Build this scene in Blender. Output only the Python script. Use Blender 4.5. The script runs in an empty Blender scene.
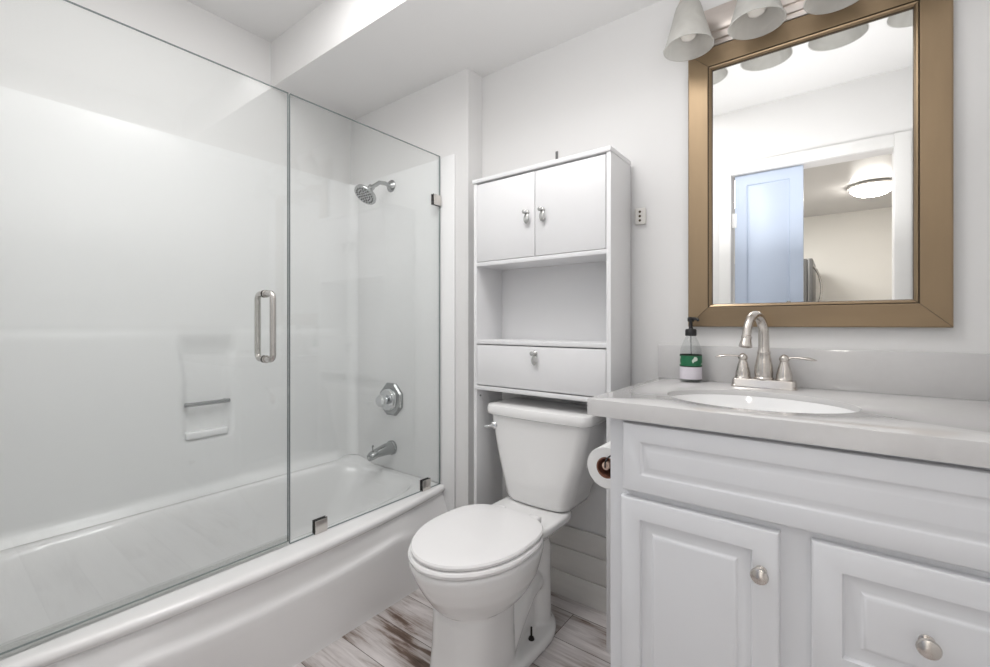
import bpy, bmesh, math, random
from mathutils import Vector, Matrix
from math import sin, cos, pi, radians

random.seed(7)
SC = bpy.context.scene
COL = SC.collection

# ------------------------------------------------------------------ camera, world, exposure
CAM_H = 1.09
cd = bpy.data.cameras.new('camera')
cam = bpy.data.objects.new('camera', cd)
COL.objects.link(cam)
cam.location = (0, 0, CAM_H)
cam.rotation_euler = (pi / 2, 0, 0.6532)
cd.sensor_width = 36
cd.lens = 450.82 / 990 * 36
cd.shift_y = -9.83 / 990
cd.clip_start = 0.01
SC.camera = cam

w = bpy.data.worlds.new('world')
SC.world = w
w.use_nodes = True
w.node_tree.nodes['Background'].inputs[0].default_value = (0.9, 0.95, 1, 1)
w.node_tree.nodes['Background'].inputs[1].default_value = 0.2

SC.view_settings.view_transform = 'Standard'
SC.view_settings.look = 'None'
SC.view_settings.gamma = 1
SC.view_settings.exposure = 0.38
LAMP = 4.0        # bathroom ceiling lamp
HALL_LAMP = 30.0   # lamp of the room behind the door


def area_light(name, loc, rot, sx, sy, power, colour):
    l = bpy.data.lights.new(name, 'AREA')
    l.shape = 'RECTANGLE'
    l.size, l.size_y = sx, sy
    l.energy = power
    l.color = colour
    o = bpy.data.objects.new(name, l)
    COL.objects.link(o)
    o.location = loc
    o.rotation_euler = rot
    return o


# added soft area fills, none of them a fixture of the rooms
WHITE = (1, 0.99, 0.985)
area_light('tub_fill', (-1.13, 0.54, 2.425), (0, 0, 0), 0.85, 0.75, 6.8, WHITE)  # added fill above the tub, out of view
area_light('overhead_fill', (-0.70, 0.83, 2.425), (0, 0, 0), 0.36, 0.36, 5.2, WHITE)  # added ceiling fill towards the counter, kept out of the mirror and glass
area_light('bounce_fill', (-0.20, 0.58, 1.52), (pi, 0, 0), 0.5, 0.5, 5, WHITE)  # added upward fill to brighten the ceiling, lit face unseen
area_light('doorway_fill', (-0.02, -0.10, 0.66), (radians(92), 0, radians(48)), 0.45, 0.8, 0.9, WHITE)  # added low fill behind the camera, below what the mirror shows
area_light('hall_fill', (-1.15, -2.0, 2.42), (0, 0, 0), 0.9, 1.2, 52, (1, 0.985, 0.96))  # added fill to brighten the hall, unseen beside its dome lamp

# ------------------------------------------------------------------ constants (metres)
D = 1.609            # back wall
DT = 1.512           # wall at the tap end of the tub
XL = -2.168          # wall behind the tub
XR = 0.375           # right wall
XJ = -1.306          # end of the tub wall, where the back wall starts
ZU, ZC = 2.44, 2.222  # ceiling, lowered ceiling over the far end
YS = 1.065           # front of the lowered ceiling
HB = -3.74           # far wall of the room behind


# ------------------------------------------------------------------ mesh helpers
class MB:
    def __init__(self):
        self.v, self.f, self.m = [], [], []

    def add(self, vs, fs, mi=0):
        n = len(self.v)
        self.v += [tuple(p) for p in vs]
        for f in fs:
            self.f.append([n + i for i in f])
            self.m.append(mi)
        return self

    def bm(self, b, mi=0, mat=None):
        b.verts.index_update()
        vs = [(mat @ p.co if mat else p.co) for p in b.verts]
        self.add(vs, [[q.index for q in f.verts] for f in b.faces], mi)
        b.free()
        return self

    def box(self, x0, x1, y0, y1, z0, z1, bev=0.0, seg=2, mi=0, mat=None):
        b = bmesh.new()
        bmesh.ops.create_cube(b, size=1)
        for p in b.verts:
            p.co = Vector(((x0 + x1) / 2 + p.co.x * (x1 - x0), (y0 + y1) / 2 + p.co.y * (y1 - y0), (z0 + z1) / 2 + p.co.z * (z1 - z0)))
        if bev:
            bmesh.ops.bevel(b, geom=b.edges[:] + b.verts[:], offset=bev, segments=seg, profile=0.5, affect='EDGES', clamp_overlap=True)
        return self.bm(b, mi, mat)

    def loft(self, rings, caps=(True, True), closed=True, mi=0):
        n = len(rings[0])
        vs = [p for r in rings for p in r]
        fs = []
        for i in range(len(rings) - 1):
            for j in range(n if closed else n - 1):
                a, b_ = i * n + j, i * n + (j + 1) % n
                fs.append([a, b_, b_ + n, a + n])
        if caps[0]:
            fs.append(list(range(n))[::-1])
        if caps[1]:
            fs.append([(len(rings) - 1) * n + j for j in range(n)])
        return self.add(vs, fs, mi)

    def lathe(self, prof, o=(0, 0, 0), axis=(0, 0, 1), n=40, caps=(True, True), sx=1, sy=1, mi=0, ph=0):
        """prof: (radius, height along the axis)"""
        ax = Vector(axis).normalized()
        q = ax.to_track_quat('Z', 'Y').to_matrix()
        o = Vector(o)
        rings = []
        for r, h in prof:
            rings.append([o + q @ Vector((r * sx * cos(ph + 2 * pi * k / n), r * sy * sin(ph + 2 * pi * k / n), h)) for k in range(n)])
        return self.loft(rings, caps, True, mi)

    def tube(self, pts, rad, n=16, caps=(True, True), mi=0, flat=None):
        pts = [Vector(p) for p in pts]
        if not hasattr(rad, '__len__'):
            rad = [rad] * len(pts)
        rings = []
        up = None
        for i, p in enumerate(pts):
            t = (pts[min(i + 1, len(pts) - 1)] - pts[max(i - 1, 0)]).normalized()
            if up is None:
                up = Vector((0, 0, 1)) if abs(t.z) < 0.9 else Vector((1, 0, 0))
            a = t.cross(up).normalized()
            b_ = a.cross(t).normalized()
            up = b_
            fl = flat if flat else 1
            rings.append([p + rad[i] * (a * cos(2 * pi * k / n) + b_ * fl * sin(2 * pi * k / n)) for k in range(n)])
        return self.loft(rings, caps, True, mi)

    def build(self, name, mats, parent=None, angle=35):
        me = bpy.data.meshes.new(name)
        off = Vector((0, 0, 0))
        p = parent
        while p is not None:
            off += p.location
            p = p.parent
        me.from_pydata([tuple(Vector(q) - off) for q in self.v], [], self.f)
        b = bmesh.new()
        b.from_mesh(me)
        bmesh.ops.recalc_face_normals(b, faces=b.faces[:])
        b.to_mesh(me)
        b.free()
        if not isinstance(mats, (list, tuple)):
            mats = [mats]
        for m in mats:
            me.materials.append(m)
        for i, pl in enumerate(me.polygons):
            pl.material_index = min(self.m[i], len(mats) - 1)
            pl.use_smooth = True
        me.set_sharp_from_angle(angle=radians(angle))
        o = bpy.data.objects.new(name, me)
        COL.objects.link(o)
        if parent is not None:
            o.parent = parent
        return o


def tag(o, label=None, cat=None, group=None, kind=None):
    if label: o['label'] = label
    if cat: o['category'] = cat
    if group: o['group'] = group
    if kind: o['kind'] = kind
    return o


def thing(name, loc, label, cat, group=None):
    o = bpy.data.objects.new(name, None)
    o.empty_display_size = 0.05
    COL.objects.link(o)
    o.location = loc
    return tag(o, label, cat, group)


def struct(name, mb, mats, angle=35):
    return tag(mb.build(name, mats, None, angle), kind='structure')


def arc(c, r, a0, a1, n, plane='xz'):
    out = []
    for i in range(n + 1):
        a = a0 + (a1 - a0) * i / n
        u, v_ = r * cos(a), r * sin(a)
        if plane == 'xz': out.append((c[0] + u, c[1], c[2] + v_))
        elif plane == 'yz': out.append((c[0], c[1] + u, c[2] + v_))
        else: out.append((c[0] + u, c[1] + v_, c[2]))
    return out


def sstep(a, b, x):
    t = max(0, min(1, (x - a) / (b - a)))
    return t * t * (3 - 2 * t)


# ------------------------------------------------------------------ materials
def nodes_of(name):
    m = bpy.data.materials.new(name)
    m.use_nodes = True
    nt = m.node_tree
    return m, nt, nt.nodes['Principled BSDF']


def mat(name, col, rough=0.5, metal=0.0, spec=0.5, var=0.03, scale=6.0, bump=0.0, bscale=200.0, stretch=None, coat=0.0):
    m, nt, p = nodes_of(name)
    N = nt.nodes
    L = nt.links
    p.inputs['Roughness'].default_value = rough
    p.inputs['Metallic'].default_value = metal
    p.inputs['Specular IOR Level'].default_value = spec
    p.inputs['Coat Weight'].default_value = coat
    tc = N.new('ShaderNodeTexCoord')
    src = tc.outputs['Object']
    if stretch:
        mp = N.new('ShaderNodeMapping')
        mp.inputs['Scale'].default_value = stretch
        L.new(src, mp.inputs[0])
        src = mp.outputs[0]
    nz = N.new('ShaderNodeTexNoise')
    nz.inputs['Scale'].default_value = scale
    nz.inputs['Detail'].default_value = 4
    L.new(src, nz.inputs['Vector'])
    mx = N.new('ShaderNodeMix')
    mx.data_type = 'RGBA'
    mx.inputs[6].default_value = (*[c * (1 - var) for c in col], 1)
    mx.inputs[7].default_value = (*[min(1, c * (1 + var)) for c in col], 1)
    L.new(nz.outputs['Fac'], mx.inputs[0])
    L.new(mx.outputs[2], p.inputs['Base Color'])
    if bump:
        nb = N.new('ShaderNodeTexNoise')
        nb.inputs['Scale'].default_value = bscale
        nb.inputs['Detail'].default_value = 3
        L.new(src, nb.inputs['Vector'])
        bp = N.new('ShaderNodeBump')
        bp.inputs['Strength'].default_value = bump
        bp.inputs['Distance'].default_value = 0.002
        L.new(nb.outputs['Fac'], bp.inputs['Height'])
        L.new(bp.outputs[0], p.inputs['Normal'])
    return m


def glass_mat(name, tint, ior=1.5, gloss=(1, 1, 1), rough=0.0):
    m = bpy.data.materials.new(name)
    m.use_nodes = True
    nt = m.node_tree
    N, L = nt.nodes, nt.links
    N.remove(N['Principled BSDF'])
    tr = N.new('ShaderNodeBsdfTransparent')
    tr.inputs[0].default_value = (*tint, 1)
    gl = N.new('ShaderNodeBsdfGlossy')
    gl.inputs['Color'].default_value = (*gloss, 1)
    gl.inputs['Roughness'].default_value = rough
    fr = N.new('ShaderNodeFresnel')
    ge = N.new('ShaderNodeNewGeometry')
    mr = N.new('ShaderNodeMapRange')      # the same reflectance on entering and leaving
    mr.inputs[3].default_value = ior
    mr.inputs[4].default_value = 1 / ior
    L.new(ge.outputs['Backfacing'], mr.inputs[0])
    L.new(mr.outputs[0], fr.inputs[0])
    mx = N.new('ShaderNodeMixShader')
    L.new(fr.outputs[0], mx.inputs[0])
    L.new(tr.outputs[0], mx.inputs[1])
    L.new(gl.outputs[0], mx.inputs[2])
    L.new(mx.outputs[0], N['Material Output'].inputs[0])
    return m


def emit_mat(name, col, strength):
    m, nt, p = nodes_of(name)
    p.inputs['Base Color'].default_value = (*col, 1)
    p.inputs['Emission Color'].default_value = (*col, 1)
    p.inputs['Emission Strength'].default_value = strength
    return m


WALL = mat('wall_paint', (0.775, 0.77, 0.765), 0.6, var=0.012, scale=3, bump=0.08, bscale=90)
CEIL = mat('ceiling_paint', (0.82, 0.815, 0.81), 0.7, var=0.012, scale=3, bump=0.08, bscale=120)
TRIM = mat('trim_paint', (0.80, 0.795, 0.785), 0.35, var=0.02, scale=9)
BOARD = mat('board_paint', (0.74, 0.725, 0.70), 0.45, var=0.07, scale=14, stretch=(0.4, 1, 3))
ACRYL = mat('tub_acrylic', (0.87, 0.865, 0.865), 0.14, var=0.01, scale=3, coat=0.3)
SURR = mat('surround_acrylic', (0.87, 0.872, 0.872), 0.26, var=0.01, scale=3)
CERAM = mat('toilet_ceramic', (0.86, 0.855, 0.85), 0.08, var=0.008, scale=3, coat=0.4)
SEATM = mat('seat_plastic', (0.88, 0.87, 0.87), 0.22, var=0.008, scale=4)
LAM = mat('white_laminate', (0.79, 0.79, 0.80), 0.4, var=0.015, scale=8)
VAN = mat('vanity_foil', (0.765, 0.775, 0.80), 0.33, var=0.012, scale=6)
STONE = mat('quartz_top', (0.62, 0.612, 0.61), 0.12, var=0.03, scale=60, coat=0.25)
SINKM = mat('sink_ceramic', (0.91, 0.91, 0.91), 0.08, var=0.006, scale=3, coat=0.4)
NICKEL = mat('brushed_nickel', (0.62, 0.585, 0.55), 0.27, 1.0, var=0.08, scale=60, stretch=(1, 1, 8))
STEEL = mat('brushed_steel', (0.60, 0.575, 0.55), 0.25, 1.0, var=0.06, scale=50)
CHROME = mat('chrome', (0.72, 0.73, 0.74), 0.07, 1.0, var=0.02)
SATIN = mat('satin_chrome', (0.40, 0.41, 0.41), 0.24, 1.0, var=0.05, scale=30)
DARKR = mat('dark_rubber', (0.03, 0.03, 0.03), 0.6)
BLACK = mat('black_plastic', (0.012, 0.012, 0.013), 0.35)
BRONZE = mat('champagne_bronze', (0.305, 0.222, 0.138), 0.34, 0.75, var=0.16, scale=22, stretch=(1, 1, 0.15))
BRONZEH = mat('champagne_bronze_rail', (0.305, 0.222, 0.138), 0.34, 0.75, var=0.16, scale=22, stretch=(0.15, 1, 1))
DARKB = mat('dark_bronze_edge', (0.085, 0.06, 0.035), 0.45, 0.5)
MIRR = mat('mirror_silver', (0.93, 0.935, 0.93), 0.0, 1.0, var=0.0)
GLASS = glass_mat('clear_glass', (0.975, 0.984, 0.982), 1.5)
GEDGE = mat('glass_edge', (0.22, 0.255, 0.26), 0.15, var=0.05)
SWEEP = glass_mat('clear_vinyl', (0.94, 0.945, 0.94), 1.4, (0.9, 0.9, 0.9), 0.2)
PLATE = mat('light_plate_metal', (0.70, 0.64, 0.60), 0.30, 0.85, var=0.05, scale=40, stretch=(0.2, 1, 1))
CRYST = mat('knob_crystal', (0.52, 0.52, 0.51), 0.12, 0.5, var=0.1, scale=120)
PAPER = mat('tissue_paper', (0.86, 0.855, 0.85), 0.9, var=0.02, scale=40, bump=0.3, bscale=150)
CARD = mat('cardboard_core', (0.23, 0.10, 0.065), 0.9, var=0.1, scale=60)
WOODP = mat('holder_wood', (0.66, 0.49, 0.40), 0.6, var=0.06, scale=40)
DOORB = mat('pale_blue_paint', (0.49, 0.56, 0.685), 0.4, var=0.02, scale=4)
CREAM = mat('cream_wall_paint', (0.73, 0.71, 0.67), 0.6, var=0.02, scale=3)
HCEIL = mat('gloss_ceiling_paint', (0.62, 0.61, 0.60), 0.22, var=0.02, scale=3)
FRIDGE = mat('fridge_side', (0.11, 0.108, 0.105), 0.4, 0.2, var=0.03)
OUTL = mat('outlet_plastic', (0.72, 0.70, 0.665), 0.4)


def shade_mat():
    m = bpy.data.materials.new('alabaster_glass')
    m.use_nodes = True
    nt = m.node_tree
    N, L = nt.nodes, nt.links
    p = N['Principled BSDF']
    p.inputs['Roughness'].default_value = 0.25
    tc = N.new('ShaderNodeTexCoord')
    nz = N.new('ShaderNodeTexNoise')
    nz.inputs['Scale'].default_value = 18
    nz.inputs['Distortion'].default_value = 1.5
    L.new(tc.outputs['Object'], nz.inputs['Vector'])
    cr = N.new('ShaderNodeValToRGB')
    cr.color_ramp.elements[0].color = (0.72, 0.71, 0.69, 1)
    cr.color_ramp.elements[1].color = (0.90, 0.90, 0.88, 1)
    L.new(nz.outputs['Fac'], cr.inputs[0])
    L.new(cr.outputs[0], p.inputs['Base Color'])
    tl = N.new('ShaderNodeBsdfTranslucent')
    L.new(cr.outputs[0], tl.inputs[0])
    tr = N.new('ShaderNodeBsdfTransparent')
    tr.inputs[0].default_value = (0.92, 0.92, 0.9, 1)
    m1 = N.new('ShaderNodeMixShader')
    m1.inputs[0].default_value = 0.6
    m2 = N.new('ShaderNodeMixShader')
    m2.inputs[0].default_value = 0.22
    L.new(p.outputs[0], m1.inputs[1])
    L.new(tl.outputs[0], m1.inputs[2])
    L.new(m1.outputs[0], m2.inputs[1])
    L.new(tr.outputs[0], m2.inputs[2])
    L.new(m2.outputs[0], N['Material Output'].inputs[0])
    return m


SHADE = shade_mat()


def floor_mat():
    m, nt, p = nodes_of('whitewashed_planks')
    N, L = nt.nodes, nt.links
    tc = N.new('ShaderNodeTexCoord')
    mp = N.new('ShaderNodeMapping')
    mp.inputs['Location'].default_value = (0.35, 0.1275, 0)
    L.new(tc.outputs['Object'], mp.inputs[0])
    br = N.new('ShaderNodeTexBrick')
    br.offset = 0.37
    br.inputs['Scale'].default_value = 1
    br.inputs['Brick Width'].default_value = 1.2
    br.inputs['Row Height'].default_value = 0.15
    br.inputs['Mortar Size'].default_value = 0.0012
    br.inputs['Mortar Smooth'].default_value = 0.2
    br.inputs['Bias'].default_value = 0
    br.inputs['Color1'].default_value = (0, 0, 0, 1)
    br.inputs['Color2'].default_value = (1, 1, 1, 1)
    L.new(mp.outputs[0], br.inputs['Vector'])
    # per-plank offset so that the grain does not run across the joints
    off = N.new('ShaderNodeVectorMath')
    off.operation = 'SCALE'
    off.inputs['Scale'].default_value = 7.3
    L.new(br.outputs['Color'], off.inputs[0])
    ad = N.new('ShaderNodeVectorMath')
    ad.operation = 'ADD'
    L.new(mp.outputs[0], ad.inputs[0])
    L.new(off.outputs[0], ad.inputs[1])
    ms = N.new('ShaderNodeMapping')
    ms.inputs['Scale'].default_value = (2.2, 26, 1)
    L.new(ad.outputs[0], ms.inputs[0])
    n1 = N.new('ShaderNodeTexNoise')
    n1.inputs['Scale'].default_value = 1.6
    n1.inputs['Detail'].default_value = 8
    n1.inputs['Roughness'].default_value = 0.66
    n1.inputs['Distortion'].default_value = 0.7
    L.new(ms.outputs[0], n1.inputs['Vector'])
    mb = N.new('ShaderNodeMapping')
    mb.inputs['Scale'].default_value = (1.3, 5, 1)
    L.new(ad.outputs[0], mb.inputs[0])
    n2 = N.new('ShaderNodeTexNoise')
    n2.inputs['Scale'].default_value = 2.2
    n2.inputs['Detail'].default_value = 5
    L.new(mb.outputs[0], n2.inputs['Vector'])
    mul = N.new('ShaderNodeMath')
    mul.operation = 'MULTIPLY_ADD'
    mul.inputs[1].default_value = 0.55
    L.new(n2.outputs['Fac'], mul.inputs[0])
    m3 = N.new('ShaderNodeMath')
    m3.operation = 'MULTIPLY'
    m3.inputs[1].default_value = 0.5
    L.new(n1.outputs['Fac'], m3.inputs[0])
    L.new(m3.outputs[0], mul.inputs[2])
    cr = N.new('ShaderNodeValToRGB')
    e = cr.color_ramp.elements
    e[0].position = 0.34
    e[0].color = (0.055, 0.032, 0.022, 1)
    e[1].position = 0.61
    e[1].color = (0.74, 0.70, 0.69, 1)
    for pos, c in ((0.405, (0.16, 0.105, 0.08, 1)), (0.445, (0.38, 0.325, 0.30, 1)), (0.50, (0.56, 0.52, 0.51, 1))):
        q = e.new(pos)
        q.color = c
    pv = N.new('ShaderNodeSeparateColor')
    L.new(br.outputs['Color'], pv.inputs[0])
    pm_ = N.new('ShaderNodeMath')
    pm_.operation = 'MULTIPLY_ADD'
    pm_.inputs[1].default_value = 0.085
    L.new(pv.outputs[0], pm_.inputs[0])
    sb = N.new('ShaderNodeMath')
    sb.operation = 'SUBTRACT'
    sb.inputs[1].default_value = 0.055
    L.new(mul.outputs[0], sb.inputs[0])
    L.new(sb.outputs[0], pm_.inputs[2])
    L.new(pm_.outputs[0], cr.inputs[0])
    mx = N.new('ShaderNodeMix')
    mx.data_type = 'RGBA'
    mx.inputs[7].default_value = (0.07, 0.05, 0.04, 1)
    L.new(br.outputs['Fac'], mx.inputs[0])
    L.new(cr.outputs[0], mx.inputs[6])
    L.new(mx.outputs[2], p.inputs['Base Color'])
    p.inputs['Roughness'].default_value = 0.38
    return m


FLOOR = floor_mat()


def label_mat():
    """green band with dark borders and pale lettering blocks above a white band"""
    m, nt, p = nodes_of('bottle_label')
    N, L = nt.nodes, nt.links
    tc = N.new('ShaderNodeTexCoord')
    sp = N.new('ShaderNodeSeparateXYZ')
    L.new(tc.outputs['Generated'], sp.inputs[0])
    cr = N.new('ShaderNodeValToRGB')
    cr.color_ramp.interpolation = 'CONSTANT'
    e = cr.color_ramp.elements
    e[0].position = 0.0
    e[0].color = (0.72, 0.68, 0.74, 1)
    e[1].position = 0.50
    e[1].color = (0.01, 0.02, 0.012, 1)
    for pos, c in ((0.545, (0.012, 0.14, 0.06, 1)), (0.955, (0.01, 0.02, 0.012, 1))):
        q = e.new(pos)
        q.color = c
    L.new(sp.outputs[2], cr.inputs[0])
    vo = N.new('ShaderNodeTexNoise')
    vo.inputs['Scale'].default_value = 46
    vo.inputs['Detail'].default_value = 1
    L.new(tc.outputs['Object'], vo.inputs['Vector'])
    g1 = N.new('ShaderNodeMath'); g1.operation = 'GREATER_THAN'; g1.inputs[1].default_value = 0.565
    L.new(vo.outputs['Fac'], g1.inputs[0])
    g2 = N.new('ShaderNodeMath'); g2.operation = 'GREATER_THAN'; g2.inputs[1].default_value = 0.60
    L.new(sp.outputs[2], g2.inputs[0])
    g3 = N.new('ShaderNodeMath'); g3.operation = 'LESS_THAN'; g3.inputs[1].default_value = 0.92
    L.new(sp.outputs[2], g3.inputs[0])
    a1 = N.new('ShaderNodeMath'); a1.operation = 'MULTIPLY'
    a2 = N.new('ShaderNodeMath'); a2.operation = 'MULTIPLY'
    L.new(g1.outputs[0], a1.inputs[0]); L.new(g2.outputs[0], a1.inputs[1])
    L.new(a1.outputs[0], a2.inputs[0]); L.new(g3.outputs[0], a2.inputs[1])
    mx = N.new('ShaderNodeMix')
    mx.data_type = 'RGBA'
    mx.inputs[7].default_value = (0.6, 0.66, 0.6, 1)
    L.new(a2.outputs[0], mx.inputs[0])
    L.new(cr.outputs[0], mx.inputs[6])
    L.new(mx.outputs[2], p.inputs['Base Color'])
    p.inputs['Roughness'].default_value = 0.4
    return m


# ------------------------------------------------------------------ setting
T = 0.10
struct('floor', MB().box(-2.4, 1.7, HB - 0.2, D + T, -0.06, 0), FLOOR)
struct('wall_back', MB().box(XJ - 0.02, XR + T, D, D + T, 0, ZU), WALL)
struct('wall_tap_end', MB().box(XL - T, XJ, DT, D + T, 0, ZU), WALL)
struct('wall_left', MB().box(XL - T, XL, -0.12, DT, 0, ZU), WALL)
struct('wall_right', MB().box(XR, XR + T, -0.12, D, 0, ZU), WALL)
DX0, DX1, DZ = -0.551, 0.228, 2.03
wf = MB()
wf.box(XL, DX0, -0.12, 0, 0, ZU)
wf.box(DX1, XR, -0.12, 0, 0, ZU)
wf.box(DX0, DX1, -0.12, 0, DZ, ZU)
struct('wall_front', wf, WALL)
cl = MB()
cl.box(XL - T, XR + T, -0.12, YS, ZU, ZU + 0.06)
cl.box(XL - T, XR + T, YS, D + T, ZC, ZU + 0.06)
struct('ceiling', cl, CEIL)
# door casing of the doorway
tr = MB()
CW = 0.068
for x0, x1 in ((DX0 - CW, DX0), (DX1, DX1 + CW)):
    tr.box(x0, x1, 0, 0.016, 0, DZ + CW, 0.004)
tr.box(DX0, DX1, 0, 0.016, DZ, DZ + CW, 0.004)
struct('trim_1', tr, TRIM)
# stacked boards along the foot of the back wall
bb = MB()
for z0, z1 in ((0.0, 0.098), (0.102, 0.198), (0.202, 0.285)):
    bb.box(XJ, -0.46, D - 0.014, D, z0, z1, 0.003)
bb.box(XJ, -0.46, D - 0.008, D, 0.0, 0.28)
struct('baseboard_back', bb, BOARD)
# room behind the doorway, seen in the mirror
HX0, HX1 = -1.9, 1.5
struct('wall_hall_far', MB().box(HX0, HX1, HB - T, HB, 0, ZU), CREAM)
struct('wall_hall_left', MB().box(HX0 - T, HX0, HB, -0.12, 0, ZU), CREAM)
struct('wall_hall_right', MB().box(HX1, HX1 + T, HB, -0.12, 0, ZU), CREAM)
hf = MB()
hf.box(XR + T, HX1, -0.13, -0.12 + 0.02, 0, ZU)
struct('wall_hall_front', hf, CREAM)
struct('ceiling_hall', MB().box(HX0 - T, HX1 + T, HB - T, -0.12, ZU, ZU + 0.06), HCEIL)


# ------------------------------------------------------------------ generic panel with a moulded profile facing -y
def rect(x0, x1, z0, z1, y, i):
    return [(x0 + i, y, z0 + i), (x1 - i, y, z0 + i), (x1 - i, y, z1 - i), (x0 + i, y, z1 - i)]


def moulded(mb, x0, x1, z0, z1, yf, th, prof):
    """prof: (inset, depth behind the front face)"""
    rings = [rect(x0, x1, z0, z1, yf + th, 0)]
    for i, d in prof:
        rings.append(rect(x0, x1, z0, z1, yf + d, i))
    return mb.loft(rings)


RAISED = [(0, 0.006), (0.002, 0.002), (0.006, 0), (0.047, 0), (0.0485, 0.004), (0.0505, 0.0075), (0.056, 0.0085), (0.072, 0.0065), (0.0765, 0.0030), (0.0795, 0.0006), (0.083, 0.0)]
SHALLOW = [(0, 0.004), (0.002, 0.001), (0.005, 0), (0.040, 0), (0.043, 0.002), (0.046, 0.004), (0.052, 0.004), (0.060, 0.0012), (0.064, 0.0008)]


def knob(name, x, y, z, parent):
    return MB().lathe([(0.011, 0), (0.011, 0.003), (0.006, 0.005), (0.0055, 0.012), (0.009, 0.016), (0.0150, 0.020), (0.0165, 0.024), (0.0150, 0.028), (0.009, 0.031), (0.003, 0.032)],
                      (x, y, z), (0, -1, 0), 28).build(name, NICKEL, parent)


# ------------------------------------------------------------------ vanity
VX0, VX1, VF = -0.4527, 0.372, 1.064
van = thing('vanity_cabinet', ((VX0 + VX1) / 2, 1.33, 0), 'white moulded vanity cabinet under the grey stone countertop', 'cabinet')
b = MB()
b.box(VX0, VX0 + 0.018, VF, D - 0.003, 0, 0.8612)
b.box(VX1 - 0.018, VX1, VF, D - 0.003, 0, 0.8612)
b.box(VX0 + 0.018, VX1 - 0.018, VF + 0.06, D - 0.003, 0.0, 0.10)
b.box(VX0 + 0.018, VX1 - 0.018, D - 0.018, D - 0.003, 0.10, 0.8612)
# face frame
for x0, x1 in ((VX0 + 0.018, -0.405), (-0.105, -0.033), (0.265, VX1 - 0.018)):
    b.box(x0, x1, VF, VF + 0.018, 0.10, 0.8612)
for z0, z1 in ((0.10, 0.13), (0.66, 0.705), (0.842, 0.8612), (0.405, 0.435)):
    b.box(VX0 + 0.018, VX1 - 0.018, VF + 0.0004, VF + 0.018, z0, z1)
b.build('body', VAN, van)
YD = 1.046
ff = MB()
moulded(ff, -0.4150, 0.276, 0.693, 0.8535, YD, VF - YD, SHALLOW)
ff.build('false_front', VAN, van)
dm = MB()
moulded(dm, -0.4205, -0.0945, 0.118, 0.677, YD, VF - YD, RAISED)
vd = dm.build('door', VAN, van)
knob('knob', -0.1265, YD, 0.592, vd)
for z0, z1 in ((0.427, 0.678), (0.118, 0.413)):
    q = MB()
    moulded(q, -0.0437, 0.276, z0, z1, YD, VF - YD, RAISED)
    dr = q.build('drawer', VAN, van)
    knob('knob', 0.1162, YD + 0.0008, (z0 + z1) / 2 + 0.002, dr)

# countertop with an oval cut-out
CT0, CT1 = 0.8616, 0.9026
CX0, CX1, CY0, CY1 = -0.5036, 0.373, 1.039, D - 0.001
SX, SY, SA, SB = -0.168, 1.279, 0.205, 0.154


def counter():
    mb = MB()
    n = 96
    outer, inner = [], []
    for k in range(n):
        a = 2 * pi * k / n
        inner.append((SX + SA * cos(a), SY + SB * sin(a)))
        dx, dy = cos(a) * SA, sin(a) * SB
        ts = []
        if dx > 1e-9: ts.append((CX1 - SX) / dx)
        if dx < -1e-9: ts.append((CX0 - SX) / dx)
        if dy > 1e-9: ts.append((CY1 - SY) / dy)
        if dy < -1e-9: ts.append((CY0 - SY) / dy)
        t = min(ts)
        outer.append([SX + dx * t, SY + dy * t])
    for c in ((CX0, CY0), (CX1, CY0), (CX1, CY1), (CX0, CY1)):
        k = min(range(n), key=lambda i: (outer[i][0] - c[0]) ** 2 + (outer[i][1] - c[1]) ** 2)
        outer[k] = list(c)

    def sh(pts, i, z):
        return [(min(max(x, CX0 + i), CX1 - i), min(max(y, CY0 + i), CY1), z) for x, y in pts]

    def shi(i, z):
        return [(SX + (SA + i) * cos(2 * pi * k / n), SY + (SB + i) * sin(2 * pi * k / n), z) for k in range(n)]
    zt = CT1 - 0.014     # the slab is thin around the basin
    rings = [shi(0.0, zt), shi(0.022, zt), shi(0.022, CT0), sh(outer, 0, CT0), sh(outer, 0, CT1 - 0.0025), sh(outer, 0.0008, CT1 - 0.0008), sh(outer, 0.0025, CT1),
             shi(0.004, CT1), shi(0.001, CT1 - 0.0012), shi(0, CT1 - 0.004), shi(0, zt)]
    return mb.loft(rings, (False, False))


tag(counter().build('countertop', STONE), 'pale grey quartz countertop with oval sink cut-out on the white vanity', 'countertop')
tag(MB().box(-0.5036, 0.373, D - 0.018, D, CT1, 1.0165, 0.0015).build('backsplash', STONE), 'low grey quartz backsplash along the wall behind the faucet', 'backsplash')

snk = thing('sink', (SX, SY, 0.74), 'white oval undermount sink basin set into the grey countertop', 'sink')
zr_ = CT1 - 0.0145
pr = [(1.07, zr_), (1.0, zr_), (0.975, 0.872), (0.92, 0.845), (0.80, 0.810), (0.62, 0.784), (0.40, 0.767), (0.13, 0.757), (0.10, 0.755)]
rings = [[(SX + SA * r * cos(2 * pi * k / 72), SY + SB * r * sin(2 * pi * k / 72), z) for k in range(72)] for r, z in pr]
po = [(0.10, 0.745), (0.42, 0.756), (0.64, 0.772), (0.83, 0.799), (0.955, 0.834), (1.02, 0.868), (1.07, 0.874), (1.07, zr_)]
rings += [[(SX + SA * r * cos(2 * pi * k / 72), SY + SB * r * sin(2 * pi * k / 72), z) for k in range(72)] for r, z in po]
MB().loft(rings, (False, False)).build('basin', SINKM, snk)
MB().lathe([(0.002, 0.0), (0.021, 0.0), (0.023, 0.003), (0.015, 0.004), (0.013, 0.001), (0.002, 0.001)], (SX, SY, 0.7552), n=32).build('drain', CHROME, snk)

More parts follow.
